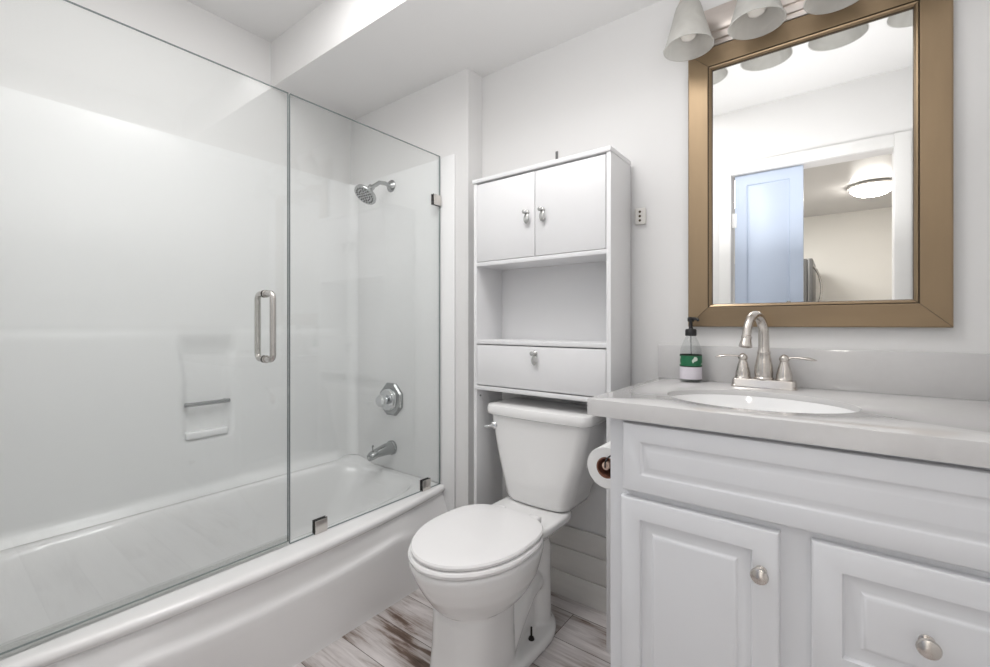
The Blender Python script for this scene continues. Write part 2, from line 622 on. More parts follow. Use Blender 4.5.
# ------------------------------------------------------------------ faucet
FX, FY, FZ = -0.178, 1.532, CT1
fau = thing('faucet', (FX, FY, FZ), 'brushed nickel two-handle faucet with high arched spout behind the sink', 'faucet')


def rrect(cx, cy, hx, hy, r, z, n=8):
    out = []
    for sx, sy, a0 in ((1, 1, 0), (-1, 1, pi / 2), (-1, -1, pi), (1, -1, 1.5 * pi)):
        for i in range(n + 1):
            a = a0 + pi / 2 * i / n
            out.append((cx + sx * (hx - r) + r * cos(a), cy + sy * (hy - r) + r * sin(a), z))
    return out


MB().loft([rrect(FX, FY, 0.084, 0.029, 0.012, FZ), rrect(FX, FY, 0.084, 0.029, 0.012, FZ + 0.004), rrect(FX, FY, 0.081, 0.027, 0.011, FZ + 0.007),
           rrect(FX, FY, 0.080, 0.026, 0.010, FZ + 0.021), rrect(FX, FY, 0.078, 0.024, 0.009, FZ + 0.0245), rrect(FX, FY, 0.075, 0.021, 0.008, FZ + 0.0255)]).build('base_plate', NICKEL, fau)
sd = Vector((-0.030, -0.115, 0)).normalized()
spb = MB()
spb.lathe([(0.026, 0.0), (0.0265, 0.006), (0.0235, 0.010), (0.0245, 0.022), (0.0235, 0.040), (0.0195, 0.062), (0.0165, 0.076), (0.0175, 0.079), (0.0175, 0.083), (0.0155, 0.086), (0.0145, 0.10)],
          (FX, FY, FZ + 0.022), n=36)
R = 0.056
cpt = Vector((FX, FY, FZ + 0.149)) + sd * R
pts = [Vector((FX, FY, FZ + 0.115)), Vector((FX, FY, FZ + 0.14))]
rad = [0.0145, 0.0142]
for i in range(15):
    a = pi - (pi - 0.20) * i / 14
    pts.append(cpt + sd * (R * cos(a)) + Vector((0, 0, R * 1.12 * sin(a))))
    rad.append(0.0140 - 0.0028 * i / 14)
e = pts[-1]
dn = (sd * 0.22 + Vector((0, 0, -1))).normalized()
dn2 = (sd * 0.26 + Vector((0, 0, -1))).normalized()
pts.append(e + dn * 0.010); rad.append(0.0112)
spb.tube(pts, rad, 22)
q0 = e + dn * 0.008
spb.lathe([(0.0112, 0), (0.0135, 0.002), (0.0135, 0.006), (0.012, 0.009), (0.0135, 0.016), (0.0165, 0.028), (0.0165, 0.032), (0.012, 0.033)], q0, dn2, 24)
spb.build('spout', NICKEL, fau)
for s in (-1, 1):
    hx = FX - 0.0015 + s * 0.0525
    h = MB().lathe([(0.0225, 0), (0.0230, 0.005), (0.0205, 0.009), (0.0205, 0.016), (0.0165, 0.034), (0.0120, 0.052), (0.0105, 0.056), (0.0125, 0.059), (0.0135, 0.064), (0.0115, 0.070), (0.0065, 0.075), (0.002, 0.077)],
                   (hx, FY, FZ + 0.022), n=28).build('handle', NICKEL, fau)
    lp = []
    for i in range(11):
        t = i / 10
        lp.append((hx + s * (0.006 + 0.070 * t), FY - 0.004 * t, FZ + 0.088 + 0.004 * sin(t * pi * 1.0) - 0.006 * t * t + 0.003 * t ** 5))
    MB().tube(lp, [0.005, 0.0048, 0.0045, 0.0045, 0.0048, 0.0055, 0.0062, 0.0068, 0.0068, 0.0055, 0.002], 14, flat=0.6).build('lever', NICKEL, h)

# ------------------------------------------------------------------ soap bottle
BX, BY, BZ = -0.384, 1.546, CT1
soap = thing('soap_bottle', (BX, BY, BZ), 'clear soap pump bottle with green and white label left of the faucet', 'bottle')
MB().lathe([(0.030, 0), (0.034, 0.003), (0.0333, 0.008), (0.0333, 0.078), (0.0326, 0.092), (0.031, 0.108), (0.024, 0.127), (0.0165, 0.143), (0.0135, 0.149), (0.0125, 0.151), (0.0125, 0.158)],
           (BX, BY, BZ), n=40).build('bottle', glass_mat('bottle_plastic', (0.90, 0.91, 0.91), 1.40, (1, 1, 1), 0.08), soap)
MB().lathe([(0.0301, 0.0045), (0.0314, 0.008), (0.0314, 0.030), (0.002, 0.0301)], (BX, BY, BZ), n=36, caps=(True, True)).build('liquid', glass_mat('soap_liquid', (0.86, 0.88, 0.87), 1.1), soap)
lab = MB().lathe([(0.0336, 0.010), (0.0336, 0.088)], (BX, BY, BZ), n=48, caps=(False, False))
lab.lathe([(0.0334, 0.088), (0.0334, 0.010)], (BX, BY, BZ), n=48, caps=(False, False))
lab.build('label', label_mat(), soap)
pm = MB().lathe([(0.016, 0.148), (0.0172, 0.150), (0.0172, 0.166), (0.015, 0.170), (0.007, 0.171), (0.006, 0.176), (0.0052, 0.178), (0.0052, 0.198)], (BX, BY, BZ), n=28)
pm.lathe([(0.0085, 0.194), (0.0100, 0.197), (0.0100, 0.206), (0.007, 0.209)], (BX, BY, BZ), n=24)
pm.tube([(BX, BY, BZ + 0.203), (BX + 0.012, BY - 0.010, BZ + 0.2035), (BX + 0.024, BY - 0.020, BZ + 0.202), (BX + 0.028, BY - 0.023, BZ + 0.197)], [0.006, 0.0052, 0.0045, 0.004], 12)
pm.build('pump', BLACK, soap)
MB().tube([(BX, BY, BZ + 0.149), (BX + 0.002, BY, BZ + 0.08), (BX + 0.006, BY, BZ + 0.012)], 0.0022, 10).build('dip_tube', glass_mat('dip_tube_plastic', (0.75, 0.76, 0.76), 1.4), soap)

# ------------------------------------------------------------------ framed mirror
MX0, MX1, MZ0, MZ1 = -0.403, 0.225, 1.080, 1.987
mir = thing('wall_mirror', ((MX0 + MX1) / 2, D, MZ0), 'large rectangular wall mirror in a wide champagne bronze frame above the sink', 'mirror')
FPROF = [(0.0, 0.0), (0.0, 0.0200), (0.0015, 0.0225), (0.004, 0.0235), (0.0060, 0.0236), (0.0600, 0.0265), (0.0620, 0.0262)]
FPROF2 = [(0.0620, 0.0262), (0.0630, 0.0220), (0.0645, 0.0220)]
FPROF3 = [(0.0645, 0.0220), (0.0655, 0.0245), (0.0690, 0.0225), (0.0725, 0.0165)]
FPROF4 = [(0.0725, 0.0165), (0.0745, 0.008), (0.0745, 0.0)]


def frame_side(side):
    mb = MB()
    cs = {'bottom': ((MX0, MZ0), (MX1, MZ0)), 'right': ((MX1, MZ0), (MX1, MZ1)), 'top': ((MX1, MZ1), (MX0, MZ1)), 'left': ((MX0, MZ1), (MX0, MZ0))}[side]
    cxm, czm = (MX0 + MX1) / 2, (MZ0 + MZ1) / 2

    def pt(c, i, d):
        gx = 0.0006 if side in ('bottom', 'top') else 0      # hairline mitre joint
        gz = 0 if gx else 0.0006
        return (c[0] + (i + gx if c[0] < cxm else -i - gx), D - d, c[1] + (i + gz if c[1] < czm else -i - gz))
    full = FPROF + FPROF2[1:] + FPROF3[1:] + FPROF4[1:]
    n = len(full)
    vs = [pt(c, i, d) for c in cs for i, d in full]
    for k in range(n - 1):
        mid = (full[k][0] + full[k + 1][0]) / 2
        dark = k == 0 or (0.062 <= full[k][0] and full[k + 1][0] <= 0.0646) or full[k][0] >= 0.0725
        mb.add([vs[k], vs[k + 1], vs[n + k + 1], vs[n + k]], [[0, 1, 2, 3]], 1 if dark else 0)
    mb.add([vs[0], vs[n], vs[2 * n - 1], vs[n - 1]], [[0, 1, 2, 3]], 0)
    mb.add(vs[:n], [list(range(n))], 1)
    mb.add(vs[n:], [list(range(n))], 1)
    return mb


for s_ in ('bottom', 'right', 'top', 'left'):
    frame_side(s_).build('frame_rail', [BRONZEH if s_ in ('bottom', 'top') else BRONZE, DARKB], mir, 20)
MB().box(MX0 + 0.072, MX1 - 0.072, D - 0.010, D - 0.004, MZ0 + 0.072, MZ1 - 0.072).build('mirror_glass', MIRR, mir)

# ------------------------------------------------------------------ vanity light
LX = [-0.378, -0.192, -0.006, 0.180]
LXC = sum(LX) / 4
vl = thing('vanity_light', (LXC, D, 2.05), 'four-lamp bath light bar with frosted bell shades above the mirror', 'wall light')
bp = MB()
bp.box(LXC - 0.335, LXC + 0.335, D - 0.016, D, 1.992, 2.118, 0.004)
bp.box(LXC - 0.322, LXC + 0.322, D - 0.026, D - 0.012, 2.006, 2.104, 0.005)
bp.box(LXC - 0.322, LXC + 0.322, D - 0.036, D - 0.022, 2.028, 2.082, 0.006)
bp.build('back_plate', PLATE, vl)
for sx_ in (-0.09, 0.09):
    MB().lathe([(0.006, 0), (0.0065, 0.003), (0.004, 0.007), (0.001, 0.008)], (LXC + sx_, D - 0.035, 2.056), (0, -1, 0), 16).build('screw', DARKB, vl)
SYL = 1.492
SHZ = 1.955
for lx in LX:
    am = MB()
    am.lathe([(0.022, 0), (0.022, 0.006), (0.012, 0.012)], (lx, D - 0.034, 2.056), (0, -1, 0), 20)
    ap = [(lx, D - 0.036, 2.056), (lx, D - 0.06, 2.058), (lx, D - 0.085, 2.075), (lx, D - 0.098, 2.105), (lx, SYL + 0.012, 2.135), (lx, SYL + 0.003, 2.143), (lx, SYL, 2.130), (lx, SYL, 2.110)]
    am.tube(ap, 0.0065, 12)
    am.lathe([(0.008, 0.155), (0.026, 0.150), (0.030, 0.140), (0.030, 0.118), (0.012, 0.116)], (lx, SYL, SHZ), n=24)
    am.build('arm', PLATE, vl)
    sh = MB()
    po_ = [(0.030, 0.138), (0.036, 0.128), (0.041, 0.112), (0.049, 0.080), (0.059, 0.044), (0.0675, 0.014), (0.0740, 0.0)]
    pi_ = [(0.0710, 0.0), (0.0645, 0.014), (0.056, 0.044), (0.046, 0.080), (0.038, 0.112), (0.033, 0.128), (0.027, 0.134)]
    sh.lathe(po_ + pi_, (lx, SYL, SHZ), n=44, caps=(False, False))
    so = sh.build('shade', SHADE, vl)
    MB().lathe([(0.012, 0.118), (0.013, 0.10), (0.020, 0.082), (0.0275, 0.060), (0.0275, 0.046), (0.020, 0.031), (0.008, 0.025), (0.001, 0.024)], (lx, SYL, SHZ), n=24).build(
        'bulb', mat('bulb_glass', (0.80, 0.77, 0.72), 0.2) if 'bulb_glass' not in bpy.data.materials else bpy.data.materials['bulb_glass'], so)

# ------------------------------------------------------------------ cabinet over the toilet
KX0, KX1, KY0, KY1, KZ = -1.193, -0.601, D - 0.194, D - 0.016, 1.678
P_ = 0.016
cab = thing('over_toilet_cabinet', ((KX0 + KX1) / 2, D - 0.1, 0), 'tall white storage cabinet straddling the toilet tank', 'cabinet')
for x0 in (KX0, KX1 - P_):
    MB().box(x0, x0 + P_, KY0, KY1, 0.0, KZ - 0.017, 0.0012).build('side_panel', LAM, cab)
MB().box(KX0 - 0.005, KX1 + 0.002, KY0 - 0.006, KY1, KZ - 0.017, KZ, 0.004).build('top_panel', LAM, cab)
ix0, ix1 = KX0 + P_, KX1 - P_
for z0, z1, f in ((1.323, 1.339, 0.0), (1.008, 1.024, 0.0), (0.823, 0.839, 0.004)):
    MB().box(ix0 - (0.012 if f else 0), ix1 + (0.0 if f else 0), KY0 - f, KY1 - 0.003, z0, z1, 0.0015).build('shelf', LAM, cab)
MB().box(ix0, ix1, KY1 - 0.004, KY1, 0.823, KZ - 0.017).build('back_panel', LAM, cab)
MB().box(ix0, ix1, KY1 - 0.016, KY1, 0.60, 0.70, 0.001).build('back_rail', LAM, cab)
xm = (KX0 + KX1) / 2


def drop_pull(x, z, par):
    mb = MB()
    y = KY0 - 0.001
    mb.lathe([(0.0105, 0), (0.0105, 0.003), (0.0075, 0.006), (0.004, 0.008), (0.004, 0.016), (0.008, 0.018), (0.0085, 0.022), (0.004, 0.025)], (x, y, z), (0, -1, 0), 20)
    mb.lathe([(0.002, 0.0), (0.008, 0.001), (0.0135, 0.003), (0.0145, 0.0055), (0.0115, 0.008), (0.003, 0.010)], (x + 0.004, y - 0.006, z - 0.025), (0, -1, 0), 24, sx=0.85, sy=1.3)
    return mb.build('drop_pull', CRYST, par)


for x0, x1, kx in ((ix0 + 0.002, xm - 0.0015, xm - 0.034), (xm + 0.0015, ix1 - 0.003, xm + 0.034)):
    d_ = MB().box(x0, x1, KY0, KY0 + 0.015, 1.341, KZ - 0.0235, 0.001).build('door', LAM, cab)
    drop_pull(kx, 1.506, d_)
d_ = MB().box(ix0 + 0.002, ix1 - 0.002, KY0, KY0 + 0.015, 0.8435, 1.004, 0.001).build('drop_front', LAM, cab)
drop_pull(xm, 0.980, d_)
for zz in (0.795,):
    MB().lathe([(0.0035, 0), (0.0035, 0.002), (0.001, 0.0022)], (ix0, KY0 + 0.022, zz), (1, 0, 0), 12).build('screw', SATIN, cab)
tag(MB().box(-0.919, -0.908, D - 0.004, D, 1.735, 1.790, 0.001).box(-0.919, -0.908, D - 0.022, D - 0.003, 1.735, 1.740, 0.001).build('wall_bracket', mat('bracket_grey', (0.16, 0.16, 0.16), 0.5, 0.5)),
    'small dark grey metal bracket on the wall just above the white cabinet', 'bracket')

# small white outlet with three dark holes
ou = thing('wall_outlet', (-0.569, D, 1.475), 'small white wall outlet with dark holes right of the white cabinet', 'outlet')
OX, OZ = -0.569, 1.475
MB().box(OX - 0.020, OX + 0.020, D - 0.012, D, OZ - 0.030, OZ + 0.030, 0.005, 3).build('cover', OUTL, ou)
for k in (-1, 0, 1):
    MB().lathe([(0.0045, 0), (0.0045, 0.0012), (0.003, 0.0013)], (OX, D - 0.012, OZ + k * 0.0155), (0, -1, 0), 14).build('socket_hole', DARKB, ou)

# ------------------------------------------------------------------ toilet
TX = -0.908
toi = thing('toilet', (TX, 1.2, 0), 'white two-piece toilet with closed lid between the tub and the vanity', 'toilet')


def egg(yf, yb, hw, z, ym=None, p=2.0, pb=2.6, n=72, x=TX):
    if ym is None: ym = yf + (yb - yf) * 0.52
    out = []
    for k in range(n):
        a = 2 * pi * k / n
        s, c = sin(a), cos(a)
        e = pb if c > 0 else p
        sx = math.copysign(abs(s) ** (2 / e), s)
        cy = math.copysign(abs(c) ** (2 / e), c)
        out.append((x + hw * sx, ym + (yb - ym) * cy if c > 0 else ym + (ym - yf) * cy, z))
    return out


bw = MB()
# bowl under the seat
bw.loft([egg(0.965, 1.27, 0.110, 0.232, 1.11), egg(0.945, 1.275, 0.128, 0.244, 1.11), egg(0.925, 1.28, 0.144, 0.268, 1.11), egg(0.898, 1.29, 0.165, 0.308, 1.11), egg(0.874, 1.30, 0.179, 0.352, 1.10),
         egg(0.862, 1.31, 0.184, 0.380, 1.10), egg(0.860, 1.31, 0.186, 0.392, 1.10), egg(0.866, 1.305, 0.181, 0.400, 1.10)])
# front column
bw.loft([egg(0.935, 1.20, 0.108, 0.0, 1.06, 3.0, 4), egg(0.942, 1.20, 0.106, 0.03, 1.06, 3.0, 4), egg(0.952, 1.195, 0.103, 0.12, 1.06, 2.8, 4), egg(0.955, 1.195, 0.104, 0.22, 1.06, 2.6, 4), egg(0.97, 1.19, 0.10, 0.262, 1.06, 2.6, 4)])
# foot flange
bw.loft([egg(0.955, 1.47, 0.130, 0.0, 1.29, 2.4, 2.3), egg(0.955, 1.47, 0.130, 0.022, 1.29, 2.4, 2.3), egg(0.965, 1.46, 0.121, 0.034, 1.29, 2.4, 2.3)])
# trapway body
bw.loft([egg(1.10, 1.415, 0.066, 0.0, 1.26, 3, 3), egg(1.10, 1.415, 0.062, 0.10, 1.26, 3, 3), egg(1.10, 1.41, 0.058, 0.2, 1.26, 3, 3), egg(1.10, 1.42, 0.07, 0.30, 1.26, 3, 3), egg(1.05, 1.44, 0.095, 0.37, 1.26, 3, 3)])
# bulge of the trap on either side
for s in (-1, 1):
    xb = TX + s * 0.046
    bw.tube([(xb, 1.385, 0.0), (xb, 1.387, 0.10), (xb, 1.390, 0.22), (xb, 1.392, 0.29), (xb - s * 0.01, 1.38, 0.335)], [0.046, 0.044, 0.042, 0.043, 0.04], 20)
    bw.tube([(xb, 1.14, 0.02), (xb, 1.22, 0.12), (xb, 1.29, 0.178), (xb, 1.34, 0.19), (xb - s * 0.004, 1.39, 0.17)], [0.045, 0.046, 0.044, 0.042, 0.035], 20)
# deck under the tank
bw.loft([egg(1.20, 1.50, 0.095, 0.335, 1.36, 3.5, 4), egg(1.20, 1.51, 0.122, 0.365, 1.36, 3.5, 4), egg(1.19, 1.52, 0.142, 0.385, 1.36, 3.5, 4), egg(1.19, 1.52, 0.142, 0.404, 1.36, 3.5, 4), egg(1.195, 1.515, 0.137, 0.409, 1.36, 3.5, 4)])
bo = bw.build('bowl', CERAM, toi)
rm = bo.modifiers.new('remesh', 'REMESH')
rm.mode = 'VOXEL'
rm.voxel_size = 0.005
sm = bo.modifiers.new('smooth', 'SMOOTH')
sm.factor = 0.5
sm.iterations = 8
bpy.context.view_layer.update()
dg = bpy.context.evaluated_depsgraph_get()
me = bpy.data.meshes.new_from_object(bo.evaluated_get(dg))
bo.modifiers.clear()
bo.data = me
me.materials.clear()
me.materials.append(CERAM)
for pl in me.polygons:
    pl.use_smooth = True

MB().loft([egg(0.868, 1.295, 0.178, 0.4005, 1.10), egg(0.860, 1.298, 0.185, 0.404, 1.10), egg(0.858, 1.30, 0.187, 0.412, 1.10), egg(0.862, 1.298, 0.184, 0.4185, 1.10), egg(0.872, 1.29, 0.175, 0.420, 1.10)]).build('seat', SEATM, toi)
MB().loft([egg(0.872, 1.292, 0.174, 0.4205, 1.10, 2, 3), egg(0.867, 1.296, 0.178, 0.424, 1.10, 2, 3), egg(0.866, 1.297, 0.179, 0.431, 1.10, 2, 3), egg(0.870, 1.294, 0.175, 0.4365, 1.10, 2, 3), egg(0.885, 1.28, 0.160, 0.4392, 1.10, 2, 3),
           egg(0.94, 1.24, 0.11, 0.4412, 1.10, 2, 3), egg(1.02, 1.17, 0.05, 0.442, 1.10, 2, 2)]).build('seat_lid', SEATM, toi)
for s in (-1, 1):
    MB().box(TX + s * 0.075 - 0.022, TX + s * 0.075 + 0.022, 1.285, 1.325, 0.407, 0.430, 0.007, 3).build('hinge', SEATM, toi)


KT = -0.893


def tank_ring(z, hw, yf, bow, r=0.03, n=10):
    """rounded rectangle with a bowed front"""
    yb = D - 0.012
    KT = -0.893 - 0.012 * (0.735 - z) / 0.33    # middle of the tank
    out = []
    for sx, sy, a0 in ((1, 1, 0), (-1, 1, pi / 2), (-1, -1, pi), (1, -1, 1.5 * pi)):
        rr = r if sy < 0 else 0.012
        for i in range(n + 1):
            a = a0 + pi / 2 * i / n
            x = sx * (hw - rr) + rr * cos(a)
            y = (yb if sy > 0 else yf) - sy * rr + rr * sin(a)
            out.append([KT + x, y, z])
        if sx == -1 and sy == -1:
            for i in range(1, 16):
                out.append([KT - (hw - rr) + 2 * (hw - rr) * i / 16, yf, z])
    for p in out:
        t = (p[0] - KT) / hw
        k = (p[1] - yb) / (yf - yb)
        p[1] -= bow * (1 - t * t) * max(0, k)
    return [tuple(p) for p in out]


MB().loft([tank_ring(0.4095, 0.122, 1.430, 0.010, 0.04), tank_ring(0.416, 0.133, 1.424, 0.014, 0.045), tank_ring(0.435, 0.143, 1.418, 0.016, 0.045), tank_ring(0.50, 0.160, 1.414, 0.016, 0.042), tank_ring(0.60, 0.186, 1.409, 0.015, 0.04),
           tank_ring(0.70, 0.206, 1.405, 0.014, 0.036), tank_ring(0.734, 0.210, 1.404, 0.014, 0.034)]).build('tank', CERAM, toi)
MB().loft([tank_ring(0.7345, 0.218, 1.400, 0.014, 0.034), tank_ring(0.739, 0.224, 1.393, 0.014, 0.034), tank_ring(0.744, 0.226, 1.391, 0.014, 0.034), tank_ring(0.762, 0.226, 1.391, 0.014, 0.034), tank_ring(0.772, 0.224, 1.395, 0.014, 0.032), tank_ring(0.7765, 0.213, 1.405, 0.013, 0.028)]).build('tank_lid', CERAM, toi)
fl = MB()
fx, fz = KT - 0.184, 0.692
fl.lathe([(0.015, 0), (0.016, 0.004), (0.013, 0.009), (0.007, 0.012), (0.007, 0.02), (0.003, 0.022)], (fx, 1.4045, fz), (0, -1, 0), 24)
fl.tube([(fx, 1.386, fz), (fx - 0.012, 1.382, fz - 0.001), (fx - 0.024, 1.382, fz - 0.004), (fx - 0.032, 1.383, fz - 0.006)], [0.006, 0.006, 0.0065, 0.005], 12)
fl.build('flush_lever', CHROME, toi)
for s in (-1, 1):
    MB().lathe([(0.010, 0), (0.0105, 0.003), (0.008, 0.009), (0.0045, 0.010), (0.0035, 0.012), (0.0035, 0.042), (0.001, 0.043)], (TX + s * 0.088, 1.272, 0.033), n=14).build('floor_bolt', mat('bolt_black', (0.015, 0.012, 0.01), 0.5, 0.3) if 'bolt_black' not in bpy.data.materials else bpy.data.materials['bolt_black'], toi)

# ------------------------------------------------------------------ toilet paper on the side of the vanity
RX, RY, RZ = -0.521, 1.195, 0.685
rol = thing('toilet_paper_roll', (RX, RY, RZ), 'white toilet paper roll hanging on the side of the vanity', 'toilet paper')
r_ = MB()
r_.lathe([(0.030, 0), (0.057, 0), (0.0585, 0.002), (0.0585, 0.098), (0.057, 0.10), (0.030, 0.10), (0.030, 0)], (RX, RY, RZ), (0, 1, 0), 48, caps=(False, False))
# loose end of the sheet
sheet = []
for i in range(9):
    a = pi * 0.78 + i * 0.05
    sheet.append((RX + 0.0592 * cos(a), RZ + 0.0592 * sin(a)))
sheet += [(RX - 0.0597, RZ - 0.005), (RX - 0.0612, RZ - 0.013)]
r_.loft([[(x, y, z) for x, z in sheet] + [(x - 0.0006, y, z) for x, z in sheet[::-1]] for y in (RY + 0.001, RY + 0.099)])
r_.build('paper', PAPER, rol)
MB().lathe([(0.0265, 0.0005), (0.0298, 0.0005), (0.0298, 0.0995), (0.0265, 0.0995), (0.0265, 0.0005)], (RX, RY, RZ), (0, 1, 0), 36, caps=(False, False)).build('core', CARD, rol)
hol = thing('toilet_paper_holder', (VX0, RY + 0.05, RZ), 'toilet paper holder with pale dowel and black wire hook inside the roll', 'toilet paper holder')
hd = MB().lathe([(0.0095, 0.0), (0.011, 0.002), (0.011, 0.128), (0.0095, 0.13)], (RX, RY - 0.006, RZ + 0.006), (0, 1, 0), 24)
hd.build('dowel', WOODP, hol)
hw_ = MB()
hw_.tube([(RX - 0.001, RY - 0.0075, RZ + 0.003), (RX, RY - 0.009, RZ + 0.016), (RX + 0.006, RY - 0.010, RZ + 0.030), (RX + 0.020, RY - 0.008, RZ + 0.042), (RX + 0.045, RY - 0.004, RZ + 0.050), (VX0, RY, RZ + 0.052)], 0.0022, 10)
hw_.lathe([(0.008, 0), (0.008, 0.004), (0.003, 0.005)], (VX0, RY, RZ + 0.052), (-1, 0, 0), 16)
hw_.build('wire_hook', BLACK, hol)

# ------------------------------------------------------------------ bathtub
TY0, TY1 = 0.004, DT - 0.0085
TYM = (TY0 + TY1) / 2
TL = TY1 - TY0
RIM = 0.349
tub = thing('bathtub', (-1.76, TYM, 0), 'long white alcove bathtub with bowed apron behind the shower glass', 'bathtub')
GX = -1.470


def rim_x(y):
    t = (y - TYM) / (TL / 2)
    return -1.442 + 0.070 * (1 - t * t)


def ridge_z(y):
    t = abs((y - TYM) / (TL / 2))
    return 0.232 + 0.085 * t ** 2.2


def top_z(x, y):
    xc, a = -1.790, 0.262
    yc, bb_ = TYM, 0.655
    r = (abs((x - xc) / a) ** 4.5 + abs((y - yc) / bb_) ** 5.5) ** (1 / 5)
    base = RIM + 0.024 * sstep(-1.95, -2.10, x)
    # depth profile: rim roll, sloping wall, floor
    d = 0.285 * sstep(1.10, 0.66, r) ** 0.75
    d2 = 0.012 * sstep(0.8, 0.0, r)
    return base - d - d2 * 0


tb = MB()
NY, NX = 120, 76
XB = XL + 0.003
rows = []
for j in range(NY + 1):
    y = TY0 + TL * j / NY
    xr = rim_x(y)
    zr = ridge_z(y)
    t = abs((y - TYM) / (TL / 2))
    bulge = (1 - t ** 2.5)
    prof = []
    XA = -1.377
    # apron from floor to the rim (x outward towards the room)
    prof.append((XA, 0.0))
    prof.append((XA - 0.001, 0.006))
    for i in range(1, 9):
        f = i / 8
        prof.append((XA + (0.010 * f) * bulge - 0.004 * f * (1 - bulge), 0.006 + (zr - 0.018 - 0.006) * f))
    x1 = prof[-1][0]
    # rolled ridge, then the recess under the rim
    prof.append((x1 - 0.002, zr - 0.008))
    prof.append((x1 - 0.007, zr - 0.001))
    prof.append((x1 - 0.014, zr + 0.004))
    xu = xr - 0.014
    zt = RIM - 0.036
    xs = x1 - 0.018
    for i in range(1, 7):
        f = i / 6
        zz = zr + 0.006 + (max(zt, zr + 0.012) - zr - 0.006) * f
        prof.append((xs + (xu - xs) * (f ** 1.6), min(zz, RIM - 0.030)))
    # towards the ends the ridge fades into one smooth slope
    wgt = sstep(0.50, 0.88, t)
    na = len(prof)
    for i in range(na):
        zb = (RIM - 0.034) * i / (na - 1)
        xb_ = XA + (xu - XA) * sstep(0.10, 0.345, zb)
        prof[i] = (prof[i][0] * (1 - wgt) + xb_ * wgt, prof[i][1] * (1 - wgt) + zb * wgt)
    # rolled rim edge
    for i in range(9):
        a = -pi / 2 * 0.7 + (pi / 2 * 1.7) * i / 8
        prof.append((xr - 0.016 + 0.016 * cos(a), RIM - 0.016 + 0.016 * sin(a)))
    xs0 = xr - 0.017
    for i in range(1, NX + 1):
        x = xs0 + (XB - xs0) * i / NX
        prof.append((x, top_z(x, y)))
    rows.append([(x, y, z) for x, z in prof])
n = len(rows[0])
tb.loft(rows, (False, False), closed=False)
for r in (rows[0], rows[-1]):
    fl_ = r + [(XB, r[0][1], 0.0)]
    tb.add(fl_, [list(range(len(fl_)))])
tb.build('tub_shell', ACRYL, tub, 60)
MB().lathe([(0.002, 0), (0.030, 0), (0.033, 0.002), (0.022, 0.004), (0.002, 0.003)], (-1.79, 1.16, top_z(-1.79, 1.16)), n=32).build('drain', CHROME, tub)

# ------------------------------------------------------------------ moulded shower surround
SF = 0.0095
XS = XL + 0.033    # face of the long panel
rc = 0.045
xe = -1.3825
ya, yb2 = SF, DT - SF
ZB = 0.3745


def protr(y, z):
    ends = sstep(0.05, 0.12, y) * sstep(DT - 0.05, DT - 0.14, y)
    p = (0.005 * sstep(1.11, 1.02, z) - 0.0025 * math.exp(-((z - 1.066) / 0.012) ** 2)) * ends
    p += 0.030 * sstep(0.425, 0.372, z) ** 2 * ends          # cove down to the tub deck
    # recessed soap niche with flaring cheeks
    fl_ = 0.026 * sstep(0.84, 1.05, z)
    niche = sstep(0.682 - fl_, 0.712 - fl_, y) * sstep(0.876 + fl_, 0.846 + fl_, y) * sstep(0.598, 0.622, z) * sstep(1.085, 0.95, z)
    return p - 0.026 * niche


path = []          # (x, y, nx, ny), with coved corners
for i in range(0, 8):
    a = -pi / 2 - pi / 2 * i / 8
    path.append((XS + rc + rc * cos(a), ya + rc + rc * sin(a), -cos(a), -sin(a)))
for i in range(111):
    path.append((XS, ya + rc + (yb2 - ya - 2 * rc) * i / 110, 1, 0))
for i in range(1, 9):
    a = pi - pi / 2 * i / 8
    path.append((XS + rc + rc * cos(a), yb2 - rc + rc * sin(a), -cos(a), -sin(a)))
zs = [ZB + (1.852 - ZB) * i / 124 for i in range(125)]
su = MB()
rings = []
for z in zs:
    rings.append([(x + (protr(y, z) if nx > 0.999 else 0), y, z) for x, y, nx, ny in path])
rings.append([(x - nx * 0.008, y - ny * 0.008, 1.854) for x, y, nx, ny in path])
rings.append([(XL + 0.001, y, 1.854) for x, y, nx, ny in path])
rings.append([(XL + 0.001, y, ZB) for x, y, nx, ny in path])
rings.append([(x + (protr(y, ZB) if nx > 0.999 else 0), y, ZB) for x, y, nx, ny in path])
su.loft(rings, (False, False), closed=False)
sur = thing('shower_wall_panel', (XS, 0.75, ZB), 'long white moulded shower wall panel above the tub with a recessed soap niche', 'shower wall panel')
su.build('panel', SURR, sur, 50)
for y0, y1, lab_ in ((DT - SF, DT - 0.001, 'white shower wall panel at the tap end of the tub behind the shower head'), (0.001, SF, 'white shower wall panel at the door hinge end of the tub')):
    ep = thing('shower_wall_panel', (-1.78, (y0 + y1) / 2, 0.351), lab_, 'shower wall panel')
    MB().box(XS + rc, xe - 0.08, y0, y1, 0.351, 1.852, 0.001).build('panel', SURR, ep)
    MB().box(-1.466, -1.382, max(y0, DT - 0.0083) if y0 > 1 else 0.0005, y1 if y0 > 1 else 0.0035, 0.0, 1.857, 0.0012).build('flange', SURR, ep)
bar = MB()
bar.tube([(XS + 0.012, 0.692, 0.755), (XS + 0.012, 0.862, 0.755)], 0.0085, 16)
for y in (0.704, 0.852):
    bar.tube([(XS - 0.026, y, 0.755), (XS + 0.012, y, 0.755)], 0.0075, 12)
bar.build('grab_bar', SATIN, sur)
MB().box(XS - 0.026, XS + 0.014, 0.698, 0.858, 0.610, 0.640, 0.008, 3).build('soap_ledge', SURR, sur)

